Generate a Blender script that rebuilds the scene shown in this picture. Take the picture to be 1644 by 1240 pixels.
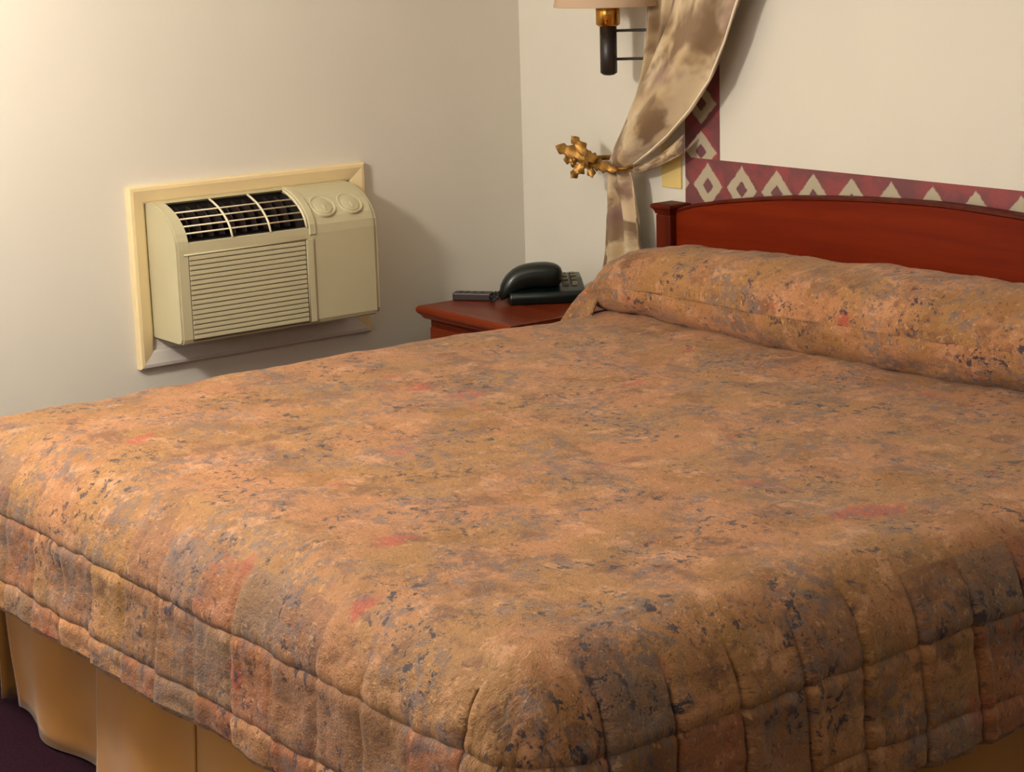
import bpy, bmesh, math, random
from mathutils import Vector, Matrix, noise

for o in list(bpy.data.objects):
    bpy.data.objects.remove(o)
scene = bpy.context.scene
col = scene.collection
PI = math.pi

# ------------------------------------------------------------------ camera
cam_d = bpy.data.cameras.new('camera')
cam = bpy.data.objects.new('camera', cam_d)
col.objects.link(cam)
fw = Vector((-0.77613, 0.58955, -0.22372))
up = Vector((-0.16039, 0.15855, 0.97424))
rt = fw.cross(up).normalized()
up = rt.cross(fw).normalized()
fw.normalize()
cam.matrix_world = Matrix(((rt.x, up.x, -fw.x, 4.533),
                           (rt.y, up.y, -fw.y, -3.507),
                           (rt.z, up.z, -fw.z, 1.594),
                           (0, 0, 0, 1)))
cam_d.sensor_width = 36.0
cam_d.lens = 3130.8 * 36.0 / 1644.0
cam_d.clip_start = 0.05
scene.camera = cam

# ------------------------------------------------------------------ world, lights, exposure
world = bpy.data.worlds.new('world')
scene.world = world
world.use_nodes = True
world.node_tree.nodes['Background'].inputs[0].default_value = (0.55, 0.62, 0.75, 1)
world.node_tree.nodes['Background'].inputs[1].default_value = 0.3

scene.view_settings.view_transform = 'Standard'
scene.view_settings.look = 'None'
scene.view_settings.gamma = 1.0
scene.view_settings.use_curve_mapping = False
scene.view_settings.exposure = -0.44
scene.cycles.max_bounces = 6
scene.cycles.diffuse_bounces = 4
scene.cycles.glossy_bounces = 3


def area_light(name, loc, target, sx, sy, power, color):
    d = bpy.data.lights.new(name, 'AREA')
    d.shape = 'RECTANGLE'
    d.size, d.size_y = sx, sy
    d.energy = power
    d.color = color
    o = bpy.data.objects.new(name, d)
    col.objects.link(o)
    o.location = loc
    o.rotation_euler = (Vector(target) - Vector(loc)).to_track_quat('-Z', 'Y').to_euler()
    return o


# daylight through the window in the wall behind the foot of the bed
area_light('window_daylight', (2.2, -4.66, 1.45), (2.2, 0, 1.45), 1.75, 1.15, 23, (0.91, 0.96, 1.0))
# added fill light overhead, brightens the left wall and bed
area_light('ceiling_fill_light', (2.4, -1.8, 2.38), (2.4, -1.8, 0), 0.36, 0.36, 5, (1.0, 0.94, 0.85))


# ------------------------------------------------------------------ materials
def srgb(r, g, b):
    f = lambda c: (c / 255 / 12.92) if c / 255 <= 0.04045 else ((c / 255 + 0.055) / 1.055) ** 2.4
    return (f(r), f(g), f(b), 1.0)


class NT:
    def __init__(self, name):
        self.m = bpy.data.materials.new(name)
        self.m.use_nodes = True
        self.t = self.m.node_tree
        self.b = self.t.nodes['Principled BSDF']

    def n(self, typ, **kw):
        nd = self.t.nodes.new(typ)
        for k, v in kw.items():
            if k.startswith('i_'):
                nd.inputs[k[2:].replace('_', ' ')].default_value = v
            else:
                setattr(nd, k, v)
        return nd

    def l(self, a, b):
        self.t.links.new(a, b)

    def math(self, op, a, b=None, c=None, clamp=False):
        nd = self.t.nodes.new('ShaderNodeMath')
        nd.operation = op
        nd.use_clamp = clamp
        for i, v in enumerate((a, b, c)):
            if v is None:
                continue
            if isinstance(v, (int, float)):
                nd.inputs[i].default_value = v
            else:
                self.l(v, nd.inputs[i])
        return nd.outputs[0]

    def mix(self, fac, a, b, mode='MIX'):
        nd = self.t.nodes.new('ShaderNodeMix')
        nd.data_type = 'RGBA'
        nd.blend_type = mode
        for s, v in ((nd.inputs['Factor'], fac), (nd.inputs[6], a), (nd.inputs[7], b)):
            if isinstance(v, (int, float, tuple)):
                s.default_value = v
            else:
                self.l(v, s)
        return nd.outputs[2]

    def noise(self, vec, scale, detail=4, rough=0.55, dist=0.0):
        nd = self.n('ShaderNodeTexNoise')
        nd.inputs['Scale'].default_value = scale
        nd.inputs['Detail'].default_value = detail
        nd.inputs['Roughness'].default_value = rough
        nd.inputs['Distortion'].default_value = dist
        if vec is not None:
            self.l(vec, nd.inputs['Vector'])
        return nd.outputs[0]

    def step(self, v, lo, hi):
        nd = self.n('ShaderNodeMapRange')
        nd.interpolation_type = 'SMOOTHSTEP'
        self.l(v, nd.inputs[0])
        nd.inputs[1].default_value = lo
        nd.inputs[2].default_value = hi
        return nd.outputs[0]

    def mapping(self, vec, scale=(1, 1, 1), loc=(0, 0, 0), rot=(0, 0, 0)):
        nd = self.n('ShaderNodeMapping')
        self.l(vec, nd.inputs[0])
        nd.inputs['Scale'].default_value = scale
        nd.inputs['Location'].default_value = loc
        nd.inputs['Rotation'].default_value = rot
        return nd.outputs[0]

    def bump(self, h, strength, dist=0.01):
        nd = self.n('ShaderNodeBump')
        nd.inputs['Strength'].default_value = strength
        nd.inputs['Distance'].default_value = dist
        self.l(h, nd.inputs['Height'])
        self.l(nd.outputs[0], self.b.inputs['Normal'])


def obj_coord(nt):
    return nt.n('ShaderNodeTexCoord').outputs['Object']


def uv_coord(nt):
    return nt.n('ShaderNodeTexCoord').outputs['UV']


def plain(name, c, rough=0.5, metal=0.0, var=0.0, scale=20, bump=0.0, bscale=200, spec=0.5):
    nt = NT(name)
    nt.b.inputs['Roughness'].default_value = rough
    nt.b.inputs['Metallic'].default_value = metal
    nt.b.inputs['Specular IOR Level'].default_value = spec
    co = obj_coord(nt)
    if var:
        nv = nt.noise(co, scale)
        dark = tuple(x * (1 - var) for x in c[:3]) + (1,)
        nt.l(nt.mix(nt.step(nv, 0.3, 0.7), dark, c), nt.b.inputs['Base Color'])
    else:
        nt.b.inputs['Base Color'].default_value = c
    if bump:
        nt.bump(nt.noise(co, bscale, 3), bump, 0.002)
    return nt.m


def wood(name, c1, c2, rough=0.3, axis=0):
    nt = NT(name)
    co = obj_coord(nt)
    s = [26, 26, 26]
    s[axis] = 1.6
    nv = nt.noise(nt.mapping(co, tuple(s)), 1.0, 6, 0.6, 0.6)
    nt.l(nt.mix(nt.step(nv, 0.32, 0.7), c1, c2), nt.b.inputs['Base Color'])
    nt.b.inputs['Roughness'].default_value = rough
    nt.b.inputs['Specular IOR Level'].default_value = 0.12
    nt.bump(nv, 0.05, 0.001)
    return nt.m


def mat_bedspread():
    nt = NT('bedspread_print')
    uv = uv_coord(nt)
    wn = nt.n('ShaderNodeTexNoise')
    wn.inputs['Scale'].default_value = 14
    wn.inputs['Detail'].default_value = 3
    nt.l(uv, wn.inputs['Vector'])
    sub = nt.n('ShaderNodeVectorMath', operation='SUBTRACT')
    nt.l(wn.outputs['Color'], sub.inputs[0])
    sub.inputs[1].default_value = (0.5, 0.5, 0.5)
    sc_ = nt.n('ShaderNodeVectorMath', operation='SCALE')
    nt.l(sub.outputs[0], sc_.inputs[0])
    sc_.inputs['Scale'].default_value = 0.032
    add = nt.n('ShaderNodeVectorMath', operation='ADD')
    nt.l(uv, add.inputs[0])
    nt.l(sc_.outputs[0], add.inputs[1])
    w = add.outputs[0]
    mp = lambda x, y, sx=1, sy=1: nt.mapping(w, (sx, sy, 1), (x, y, 0))
    # ground colours: tan, salmon, ochre, brown
    c = nt.mix(nt.step(nt.noise(mp(3.1, 1.7), 4.5, 3, 0.5), 0.42, 0.58), srgb(166, 119, 68), srgb(180, 124, 80))
    c = nt.mix(nt.math('MULTIPLY', nt.step(nt.noise(mp(8.3, 4.1), 6.5, 4, 0.6), 0.52, 0.64), 0.75), c, srgb(148, 100, 46))
    c = nt.mix(nt.math('MULTIPLY', nt.step(nt.noise(mp(1.3, 9.1), 9.5, 5, 0.65), 0.52, 0.64), 0.70), c, srgb(116, 74, 48))
    c = nt.mix(nt.math('MULTIPLY', nt.step(nt.noise(mp(6.3, 2.7), 11, 6, 0.7), 0.54, 0.63), 0.7), c, srgb(206, 152, 112))
    # coral patches
    c = nt.mix(nt.math('MULTIPLY', nt.step(nt.noise(mp(5.5, 2.2, 1, 0.8), 7.5, 3, 0.5), 0.64, 0.71), 0.8), c, srgb(176, 78, 58))
    # the patchwork panels of the hanging border differ in dye
    pa = nt.n('ShaderNodeAttribute', attribute_name='panel').outputs['Fac']
    soft = nt.math('ADD', 0.35, nt.math('MULTIPLY', nt.noise(mp(2.7, 1.9), 16, 4, 0.65), 0.6))
    pick = lambda lo, hi: nt.math('MULTIPLY', nt.math('GREATER_THAN', pa, lo), nt.math('LESS_THAN', pa, hi))
    c = nt.mix(nt.math('MULTIPLY', nt.math('MULTIPLY', pick(0.70, 0.98), soft), 0.75), c, srgb(150, 74, 52))
    c = nt.mix(nt.math('MULTIPLY', nt.math('MULTIPLY', pick(0.42, 0.66), soft), 0.75), c, srgb(126, 84, 62))
    c = nt.mix(nt.math('MULTIPLY', nt.math('MULTIPLY', pick(0.24, 0.36), soft), 0.75), c, srgb(118, 98, 88))
    # brushed grey violet clusters broken into flecks
    clm = nt.step(nt.noise(mp(0.2, 6.6), 6.0, 3, 0.55), 0.45, 0.58)
    fl = nt.noise(mp(2.2, 3.3), 34, 5, 0.75)
    gre = nt.math('MULTIPLY', clm, nt.step(fl, 0.47, 0.55))
    c = nt.mix(nt.math('MULTIPLY', gre, 0.75), c, srgb(118, 100, 94))
    # ink dark flecks gathered in the same clusters
    cl2 = nt.step(nt.noise(mp(0.35, 6.7), 6.5, 3, 0.55), 0.46, 0.59)
    dm = nt.math('MULTIPLY', cl2, nt.step(nt.noise(mp(7, 7), 46, 4, 0.72), 0.548, 0.598))
    c = nt.mix(nt.math('MULTIPLY', dm, 0.92), c, srgb(52, 46, 60))
    # small dark specks and pale thread flecks everywhere
    spm = nt.step(nt.noise(mp(2, 8), 110, 4, 0.7), 0.575, 0.64)
    c = nt.mix(nt.math('MULTIPLY', spm, 0.6), c, srgb(78, 56, 50))
    c = nt.mix(nt.math('MULTIPLY', nt.step(nt.noise(mp(1, 5), 85, 3, 0.6), 0.60, 0.68), 0.5), c, srgb(212, 164, 112))
    # weave grain
    gr = nt.noise(uv, 330, 3, 0.7)
    c = nt.mix(nt.math('MULTIPLY', nt.step(gr, 0.45, 0.62), 0.22), c, srgb(70, 46, 34))
    nt.l(c, nt.b.inputs['Base Color'])
    nt.b.inputs['Roughness'].default_value = 0.62
    nt.b.inputs['Sheen Weight'].default_value = 0.12
    nt.b.inputs['Specular IOR Level'].default_value = 0.35
    h = nt.math('ADD', nt.noise(uv, 52, 4, 0.7), nt.math('MULTIPLY', gr, 0.22))
    nt.bump(h, 0.75, 0.008)
    return nt.m


def mat_border():
    # printed paper: u along the strip (one repeat per unit), v across (0..1)
    nt = NT('border_print')
    uv = uv_coord(nt)
    sx = nt.n('ShaderNodeSeparateXYZ')
    nt.l(uv, sx.inputs[0])
    u, v = sx.outputs[0], sx.outputs[1]
    du = nt.math('ABSOLUTE', nt.math('SUBTRACT', nt.math('FRACT', u), 0.5))
    dv = nt.math('ABSOLUTE', nt.math('SUBTRACT', v, 0.47))
    wob = nt.math('MULTIPLY', nt.math('SUBTRACT', nt.noise(uv, 9, 3), 0.5), 0.10)
    d = nt.math('ADD', nt.math('ADD', nt.math('MULTIPLY', du, 1.05), nt.math('MULTIPLY', dv, 1.0)), wob)
    n1 = nt.noise(uv, 1.3, 3)
    base = nt.mix(nt.step(n1, 0.42, 0.6), srgb(116, 64, 68), srgb(146, 66, 68))
    base = nt.mix(nt.math('MULTIPLY', nt.step(nt.noise(uv, 14, 3), 0.5, 0.7), 0.3), base, srgb(98, 60, 72))
    ring = nt.math('MULTIPLY', nt.step(d, 0.14, 0.19), nt.math('SUBTRACT', 1.0, nt.step(d, 0.43, 0.48)))
    inner = nt.math('SUBTRACT', 1.0, nt.step(d, 0.14, 0.19))
    c = nt.mix(ring, base, srgb(180, 168, 144))
    c = nt.mix(inner, c, srgb(112, 70, 74))
    nt.l(c, nt.b.inputs['Base Color'])
    nt.b.inputs['Roughness'].default_value = 0.6
    return nt.m


def mat_curtain():
    nt = NT('curtain_print')
    uv = uv_coord(nt)
    a = nt.noise(uv, 5.0, 3, 0.5, 0.2)
    c = nt.mix(nt.step(a, 0.40, 0.62), srgb(214, 194, 160), srgb(190, 164, 126))
    b = nt.noise(nt.mapping(uv, (1, 1, 1), (4.2, 1.1, 0)), 5.0, 3, 0.5, 0.3)
    c = nt.mix(nt.math('MULTIPLY', nt.step(b, 0.45, 0.60), 0.85), c, srgb(112, 82, 54))
    e = nt.noise(nt.mapping(uv, (1, 1, 1), (9.2, 6.1, 0)), 4.0, 3, 0.5)
    c = nt.mix(nt.math('MULTIPLY', nt.step(e, 0.54, 0.68), 0.7), c, srgb(134, 100, 98))
    nt.l(c, nt.b.inputs['Base Color'])
    nt.b.inputs['Roughness'].default_value = 0.55
    nt.b.inputs['Sheen Weight'].default_value = 0.2
    nt.bump(nt.noise(uv, 160, 3), 0.15, 0.002)
    return nt.m


def mat_gold_cloth():
    nt = NT('skirt_gold_cloth')
    co = obj_coord(nt)
    a = nt.noise(co, 3.0, 3)
    c = nt.mix(nt.step(a, 0.35, 0.65), srgb(158, 102, 30), srgb(174, 116, 40))
    nt.l(c, nt.b.inputs['Base Color'])
    nt.b.inputs['Roughness'].default_value = 0.6
    nt.b.inputs['Sheen Weight'].default_value = 0.3
    nt.bump(nt.noise(co, 300, 2), 0.1, 0.001)
    return nt.m


def mat_translucent(name, c, fac):
    nt = NT(name)
    nt.b.inputs['Base Color'].default_value = c
    nt.b.inputs['Roughness'].default_value = 0.8
    tr = nt.n('ShaderNodeBsdfTranslucent')
    tr.inputs[0].default_value = c
    mx = nt.n('ShaderNodeMixShader')
    mx.inputs[0].default_value = fac
    nt.l(nt.b.outputs[0], mx.inputs[1])
    nt.l(tr.outputs[0], mx.inputs[2])
    nt.l(mx.outputs[0], nt.t.nodes['Material Output'].inputs[0])
    return nt.m


def mat_emit(name, c, s):
    nt = NT(name)
    nt.b.inputs['Base Color'].default_value = c
    nt.b.inputs['Emission Color'].default_value = c
    nt.b.inputs['Emission Strength'].default_value = s
    return nt.m


M = dict(
    wall=plain('wall_paint', srgb(224, 219, 207), 0.75, var=0.025, scale=3, bump=0.04, bscale=90, spec=0.25),
    ceiling=plain('ceiling_paint', srgb(228, 224, 212), 0.9),
    carpet=plain('carpet_pile', srgb(48, 23, 37), 0.95, var=0.45, scale=160, bump=0.6, bscale=500, spec=0.1),
    spread=mat_bedspread(),
    border=mat_border(),
    curtain=mat_curtain(),
    skirt=mat_gold_cloth(),
    hb=wood('headboard_wood', srgb(104, 26, 2), srgb(120, 36, 4), 0.5, 0),
    hb_dark=wood('headboard_trim_wood', srgb(72, 18, 5), srgb(92, 28, 8), 0.5, 2),
    ns=wood('nightstand_wood', srgb(96, 36, 16), srgb(122, 50, 24), 0.3, 0),
    ns_dark=wood('nightstand_dark_wood', srgb(70, 24, 14), srgb(98, 38, 20), 0.3, 0),
    ac=plain('ac_plastic', srgb(196, 188, 154), 0.42, var=0.05, scale=6),
    ac_pale=plain('ac_bars_plastic', srgb(226, 216, 184), 0.4),
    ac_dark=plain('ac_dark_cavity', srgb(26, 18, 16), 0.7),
    ac_gap=plain('ac_slat_gap', srgb(86, 72, 56), 0.7),
    board_shade=plain('frame_bottom_shade_grey', srgb(206, 199, 192), 0.6, var=0.05),  # frame's bottom board: shade under the unit put into a grey colour
    ac_vane=plain('ac_vane_plastic', srgb(46, 34, 32), 0.5),
    frame=plain('frame_painted_wood', srgb(238, 216, 168), 0.5, var=0.04, scale=10),
    black=plain('lamp_black_metal', srgb(34, 26, 24), 0.4),
    brass=plain('polished_brass', srgb(206, 150, 70), 0.25, metal=1.0),
    gold=plain('leaf_gold_metal', srgb(166, 122, 58), 0.4, metal=0.7, var=0.4, scale=60),
    shade=mat_translucent('lampshade_pink_beige', srgb(222, 196, 168), 0.3),
    globe=mat_emit('globe_frosted_glass', (1.0, 0.91, 0.79, 1), 250),
    diff=mat_emit('fill_lamp_glass', (1.0, 0.86, 0.66, 1), 3),
    phone=plain('phone_dark_green_plastic', srgb(8, 22, 21), 0.3, spec=0.6),
    phone_key=plain('phone_key_plastic', srgb(120, 112, 92), 0.4),
    cord=plain('phone_cord_rubber', srgb(20, 22, 22), 0.5),
    remote=plain('remote_dark_plastic', srgb(44, 26, 22), 0.45),
    plate=plain('switch_plate_plastic', srgb(226, 200, 128), 0.45),
    mattress=plain('mattress_ticking', srgb(224, 218, 206), 0.8, var=0.05),
    steel=plain('bed_leg_steel', srgb(60, 58, 56), 0.4, metal=0.8),
    rod=plain('rod_painted_metal', srgb(200, 182, 140), 0.4),
    glass=plain('window_glass', srgb(200, 215, 225), 0.05),
    white=plain('window_white_paint', srgb(232, 230, 222), 0.5),
    trimc=plain('curtain_pale_trim', srgb(232, 220, 194), 0.6),
)


# ------------------------------------------------------------------ mesh helpers
def mesh_obj(name, verts, faces, mat, parent=None, smooth=False, uvs=None, mats=None):
    me = bpy.data.meshes.new(name)
    me.from_pydata([tuple(v) for v in verts], [], faces)
    if uvs is not None:
        ul = me.uv_layers.new(name='UVMap')
        for poly in me.polygons:
            for li in poly.loop_indices:
                ul.data[li].uv = uvs[me.loops[li].vertex_index]
    bm = bmesh.new()
    bm.from_mesh(me)
    bmesh.ops.recalc_face_normals(bm, faces=bm.faces)
    bm.to_mesh(me)
    bm.free()
    if smooth:
        for p in me.polygons:
            p.use_smooth = True
    me.materials.append(mat)
    o = bpy.data.objects.new(name, me)
    col.objects.link(o)
    if parent:
        o.parent = parent
    return o


def bm_obj(name, bm, mat, parent=None, smooth=False):
    bmesh.ops.recalc_face_normals(bm, faces=bm.faces)
    me = bpy.data.meshes.new(name)
    bm.to_mesh(me)
    bm.free()
    if smooth:
        for p in me.polygons:
            p.use_smooth = True
    me.materials.append(mat)
    o = bpy.data.objects.new(name, me)
    col.objects.link(o)
    if parent:
        o.parent = parent
    return o


def tag(o, label=None, cat=None, group=None, kind=None):
    if label: o['label'] = label
    if cat: o['category'] = cat
    if group: o['group'] = group
    if kind: o['kind'] = kind
    return o


def thing(name, loc, label, cat, group=None):
    o = bpy.data.objects.new(name, None)
    col.objects.link(o)
    o.location = loc
    o.empty_display_size = 0.05
    bpy.context.view_layer.update()
    return tag(o, label, cat, group)


def box_bm(lo, hi, bevel=0.0, seg=2, bm=None, M_=None):
    b = bmesh.new()
    c = [(lo[i] + hi[i]) / 2 for i in range(3)]
    s = [hi[i] - lo[i] for i in range(3)]
    bmesh.ops.create_cube(b, size=1, matrix=Matrix.Translation(c) @ Matrix.Diagonal((*s, 1)))
    if bevel:
        bmesh.ops.bevel(b, geom=b.edges[:], offset=bevel, segments=seg, affect='EDGES', profile=0.6)
    if M_ is not None:
        b.transform(M_)
    if bm is None:
        return b
    me = bpy.data.meshes.new('tmp')
    b.to_mesh(me)
    b.free()
    bm.from_mesh(me)
    bpy.data.meshes.remove(me)
    return bm


def at(parent, pts):
    """world points into the parent's frame (parents are only translated)"""
    if parent is None:
        return [Vector(p) for p in pts]
    return [Vector(p) - parent.location for p in pts]


def box(name, lo, hi, mat, parent=None, bevel=0.0, seg=2, smooth=False):
    bm = box_bm(lo, hi, bevel, seg)
    if parent is not None:
        off = parent.location.copy()
        if parent.parent is not None:
            off = parent.location + parent.parent.location
        bm.transform(Matrix.Translation(-off))
    return bm_obj(name, bm, mat, parent, smooth)


def prism(name, poly, axis, a, b, mat, parent=None, bevel=0.0, smooth=False):
    """poly of 2D points in the two other axes (in order x,y,z without axis), extruded from a to b"""
    def mk(p, t):
        v = list(p)
        v.insert(axis, t)
        return v
    n = len(poly)
    verts = [mk(p, a) for p in poly] + [mk(p, b) for p in poly]
    faces = [list(range(n)), list(range(2 * n - 1, n - 1, -1))] + [[i, (i + 1) % n, n + (i + 1) % n, n + i] for i in range(n)]
    off = Vector((0, 0, 0))
    if parent is not None:
        off = parent.location.copy() + (parent.parent.location if parent.parent else Vector())
    verts = [Vector(v) - off for v in verts]
    bm = bmesh.new()
    bv = [bm.verts.new(v) for v in verts]
    for f in faces:
        bm.faces.new([bv[i] for i in f])
    bmesh.ops.recalc_face_normals(bm, faces=bm.faces)
    if bevel:
        bmesh.ops.bevel(bm, geom=bm.edges[:], offset=bevel, segments=2, affect='EDGES', profile=0.6)
    return bm_obj(name, bm, mat, parent, smooth)


def lathe(name, prof, loc, mat, parent=None, seg=32, M_=None, smooth=True, cap=False):
    """profile (r, z) around z at loc (or transformed by M_)"""
    verts, faces = [], []
    for r, z in prof:
        for k in range(seg):
            a = 2 * PI * k / seg
            verts.append(Vector((r * math.cos(a), r * math.sin(a), z)))
    for i in range(len(prof) - 1):
        for k in range(seg):
            k2 = (k + 1) % seg
            faces.append([i * seg + k, i * seg + k2, (i + 1) * seg + k2, (i + 1) * seg + k])
    if cap:
        faces.append(list(range(seg))[::-1])
        faces.append([(len(prof) - 1) * seg + k for k in range(seg)])
    if M_ is None:
        M_ = Matrix.Translation(loc)
    off = Vector((0, 0, 0))
    if parent is not None:
        off = parent.location.copy() + (parent.parent.location if parent.parent else Vector())
    verts = [(M_ @ v) - off for v in verts]
    return mesh_obj(name, verts, faces, mat, parent, smooth)


def tube(name, pts, rad, mat, parent=None, seg=10, smooth=True):
    pts = [Vector(p) for p in pts]
    off = Vector((0, 0, 0))
    if parent is not None:
        off = parent.location.copy() + (parent.parent.location if parent.parent else Vector())
    verts, faces = [], []
    prev = None
    for i, p in enumerate(pts):
        t = (pts[min(i + 1, len(pts) - 1)] - pts[max(i - 1, 0)]).normalized()
        if prev is None:
            ref = Vector((0, 0, 1)) if abs(t.z) < 0.9 else Vector((1, 0, 0))
            u = t.cross(ref).normalized()
        else:
            u = (prev - t * prev.dot(t)).normalized()
        prev = u
        w = t.cross(u)
        r = rad[i] if isinstance(rad, (list, tuple)) else rad
        for k in range(seg):
            a = 2 * PI * k / seg
            verts.append(p + u * (r * math.cos(a)) + w * (r * math.sin(a)) - off)
    for i in range(len(pts) - 1):
        for k in range(seg):
            k2 = (k + 1) % seg
            faces.append([i * seg + k, i * seg + k2, (i + 1) * seg + k2, (i + 1) * seg + k])
    faces.append(list(range(seg))[::-1])
    faces.append([(len(pts) - 1) * seg + k for k in range(seg)])
    return mesh_obj(name, verts, faces, mat, parent, smooth)


def grid_faces(nu, nv, off=0):
    return [[off + i * nv + j, off + (i + 1) * nv + j, off + (i + 1) * nv + j + 1, off + i * nv + j + 1]
            for i in range(nu - 1) for j in range(nv - 1)]


def lerp(a, b, t):
    return a + (b - a) * t


def interp(x, pts):
    if x <= pts[0][0]: return pts[0][1]
    for (x0, y0), (x1, y1) in zip(pts, pts[1:]):
        if x <= x1:
            t = (x - x0) / (x1 - x0)
            return y0 + (y1 - y0) * t
    return pts[-1][1]


def sstep(a, b, x):
    t = max(0.0, min(1.0, (x - a) / (b - a)))
    return t * t * (3 - 2 * t)


# ------------------------------------------------------------------ room shell
RX, RY, RZ = 5.3, -4.7, 2.45
tag(box('floor', (0, RY, -0.1), (RX, 0, 0), M['carpet']), kind='structure')
tag(box('ceiling', (0, RY, RZ), (RX, 0, RZ + 0.1), M['ceiling']), kind='structure')
tag(box('wall_left', (-0.12, RY, 0), (0, 0, RZ), M['wall']), kind='structure')
tag(box('wall_back', (-0.12, 0, 0), (RX + 0.12, 0.12, RZ), M['wall']), kind='structure')
tag(box('wall_right', (RX, RY, 0), (RX + 0.12, 0, RZ), M['wall']), kind='structure')
# wall behind the foot of the bed, with a window opening
wx0, wx1, wz0, wz1 = 1.28, 3.12, 0.85, 2.05
wf = bmesh.new()
for lo, hi in (((-0.12, RY - 0.12, 0), (wx0, RY, RZ)), ((wx1, RY - 0.12, 0), (RX + 0.12, RY, RZ)),
               ((wx0, RY - 0.12, 0), (wx1, RY, wz0)), ((wx0, RY - 0.12, wz1), (wx1, RY, RZ))):
    box_bm(lo, hi, bm=wf)
tag(bm_obj('wall_front', wf, M['wall']), kind='structure')
w1 = box('window_1', (wx0, RY - 0.07, wz0), (wx1, RY - 0.06, wz1), M['glass'])
tag(w1, kind='structure')
for lo, hi in (((wx0, RY - 0.1, wz0), (wx0 + 0.05, RY - 0.03, wz1)), ((wx1 - 0.05, RY - 0.1, wz0), (wx1, RY - 0.03, wz1)),
               ((wx0 + 0.05, RY - 0.1, wz0), (wx1 - 0.05, RY - 0.03, wz0 + 0.05)), ((wx0 + 0.05, RY - 0.1, wz1 - 0.05), (wx1 - 0.05, RY - 0.03, wz1))):
    box('window_frame', lo, hi, M['white'], w1)

# ------------------------------------------------------------------ wallpaper border (frame on the headboard wall)
BX0, BX1, BZ0, BZ1, BW = 0.706, 2.56, 0.886, 1.96, 0.131
RP = 0.1262


def border():
    root = thing('wallpaper_border', (BX0, -0.002, BZ0), 'maroon wallpaper border of pale diamonds framing the wall above the headboard', 'wall border')
    y0, y1 = -0.0018, 0.0

    def strip(x0, z0, x1, z1, horizontal, phase):
        vs = [(x0, y0, z0), (x1, y0, z0), (x1, y0, z1), (x0, y0, z1), (x0, y1, z0), (x1, y1, z0), (x1, y1, z1), (x0, y1, z1)]
        fs = [[0, 1, 2, 3], [4, 7, 6, 5], [0, 4, 5, 1], [1, 5, 6, 2], [2, 6, 7, 3], [3, 7, 4, 0]]
        uv = []
        for v in vs:
            if horizontal:
                uv.append(((v[0] - phase) / RP + 0.5, (v[2] - z0) / (z1 - z0)))
            else:
                uv.append(((v[2] - phase) / RP + 0.5, (v[0] - x0) / (x1 - x0)))
        mesh_obj('border_strip', at(root, vs), fs, M['border'], root, uvs=uv)
    strip(BX0, BZ0, BX1, BZ0 + BW, True, 0.793)
    strip(BX0, BZ1 - BW, BX1, BZ1, True, 0.793)
    strip(BX0, BZ0 + BW, BX0 + BW, BZ1 - BW, False, 1.035)
    strip(BX1 - BW, BZ0 + BW, BX1, BZ1 - BW, False, 1.03)
    return root


border()

# ------------------------------------------------------------------ bed (headboard, box spring, mattress)
HX0, HX1 = 0.675, 2.585
BEDX0, BEDX1, FOOT, TOP = 0.61, 2.645, -2.07, 0.648


def bed():
    root = thing('bed', (1.63, -1.0, 0), 'king bed with a low arched reddish wooden headboard against the beige wall', 'bed')
    # panel with arched top
    arch = [(0.735, 0.885), (0.80, 0.903), (0.887, 0.919), (1.012, 0.937), (1.132, 0.951), (1.286, 0.963), (1.431, 0.971), (1.571, 0.976), (1.63, 0.9765)]
    arch = arch + [(3.26 - x, z) for x, z in arch[-2::-1]]
    poly = [(0.735, 0.35), ] + arch + [(3.26 - 0.735, 0.35)]
    pan = prism('headboard_panel', poly, 1, -0.062, -0.028, M['hb'], root)
    # moulded cap rail that follows the arch
    prof = [(-0.0625, -0.007), (-0.065, -0.004), (-0.064, 0.001), (-0.058, 0.003), (-0.026, 0.003), (-0.024, -0.003), (-0.0275, -0.007)]
    vs, n = [], len(prof)
    for x, z in arch:
        vs += [(x, py, z + pz) for py, pz in prof]
    fs = [[i * n + k, i * n + (k + 1) % n, (i + 1) * n + (k + 1) % n, (i + 1) * n + k] for i in range(len(arch) - 1) for k in range(n)]
    fs += [list(range(n)), [(len(arch) - 1) * n + k for k in range(n)]]
    mesh_obj('headboard_cap_rail', at(root, vs), fs, M['hb_dark'], root)
    for px in (HX0, 3.26 - HX0 - 0.058):
        p = box('headboard_post', (px, -0.082, 0), (px + 0.058, -0.018, 0.872), M['hb_dark'], root, 0.006)
        # flared post cap with concave neck
        cx, cy = px + 0.029, -0.05
        lev = [(0.029, 0.872), (0.031, 0.878), (0.034, 0.884), (0.038, 0.888), (0.039, 0.893), (0.037, 0.898), (0.03, 0.9)]
        vs = []
        for hw, z in lev:
            vs += [(cx - hw, cy - hw - 0.003, z), (cx + hw, cy - hw - 0.003, z), (cx + hw, cy + hw - 0.003, z), (cx - hw, cy + hw - 0.003, z)]
        fs = [[i * 4 + k, i * 4 + (k + 1) % 4, (i + 1) * 4 + (k + 1) % 4, (i + 1) * 4 + k] for i in range(len(lev) - 1) for k in range(4)]
        fs += [[0, 1, 2, 3], [len(lev) * 4 - 4 + k for k in range(4)]]
        mesh_obj('post_cap', [Vector(v) - root.location for v in vs], fs, M['hb_dark'], p)
    box('box_spring', (0.70, -1.96, 0.17), (2.55, -0.09, 0.40), M['mattress'], root, 0.02)
    box('mattress', (0.68, -1.98, 0.40), (2.57, -0.09, 0.625), M['mattress'], root, 0.05, 3)
    for x in (0.78, 1.63, 2.47):
        for y in (-1.85, -0.25):
            tube('leg', [(x, y, 0), (x, y, 0.18)], 0.022, M['steel'], root)
    return root


bed()


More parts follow.
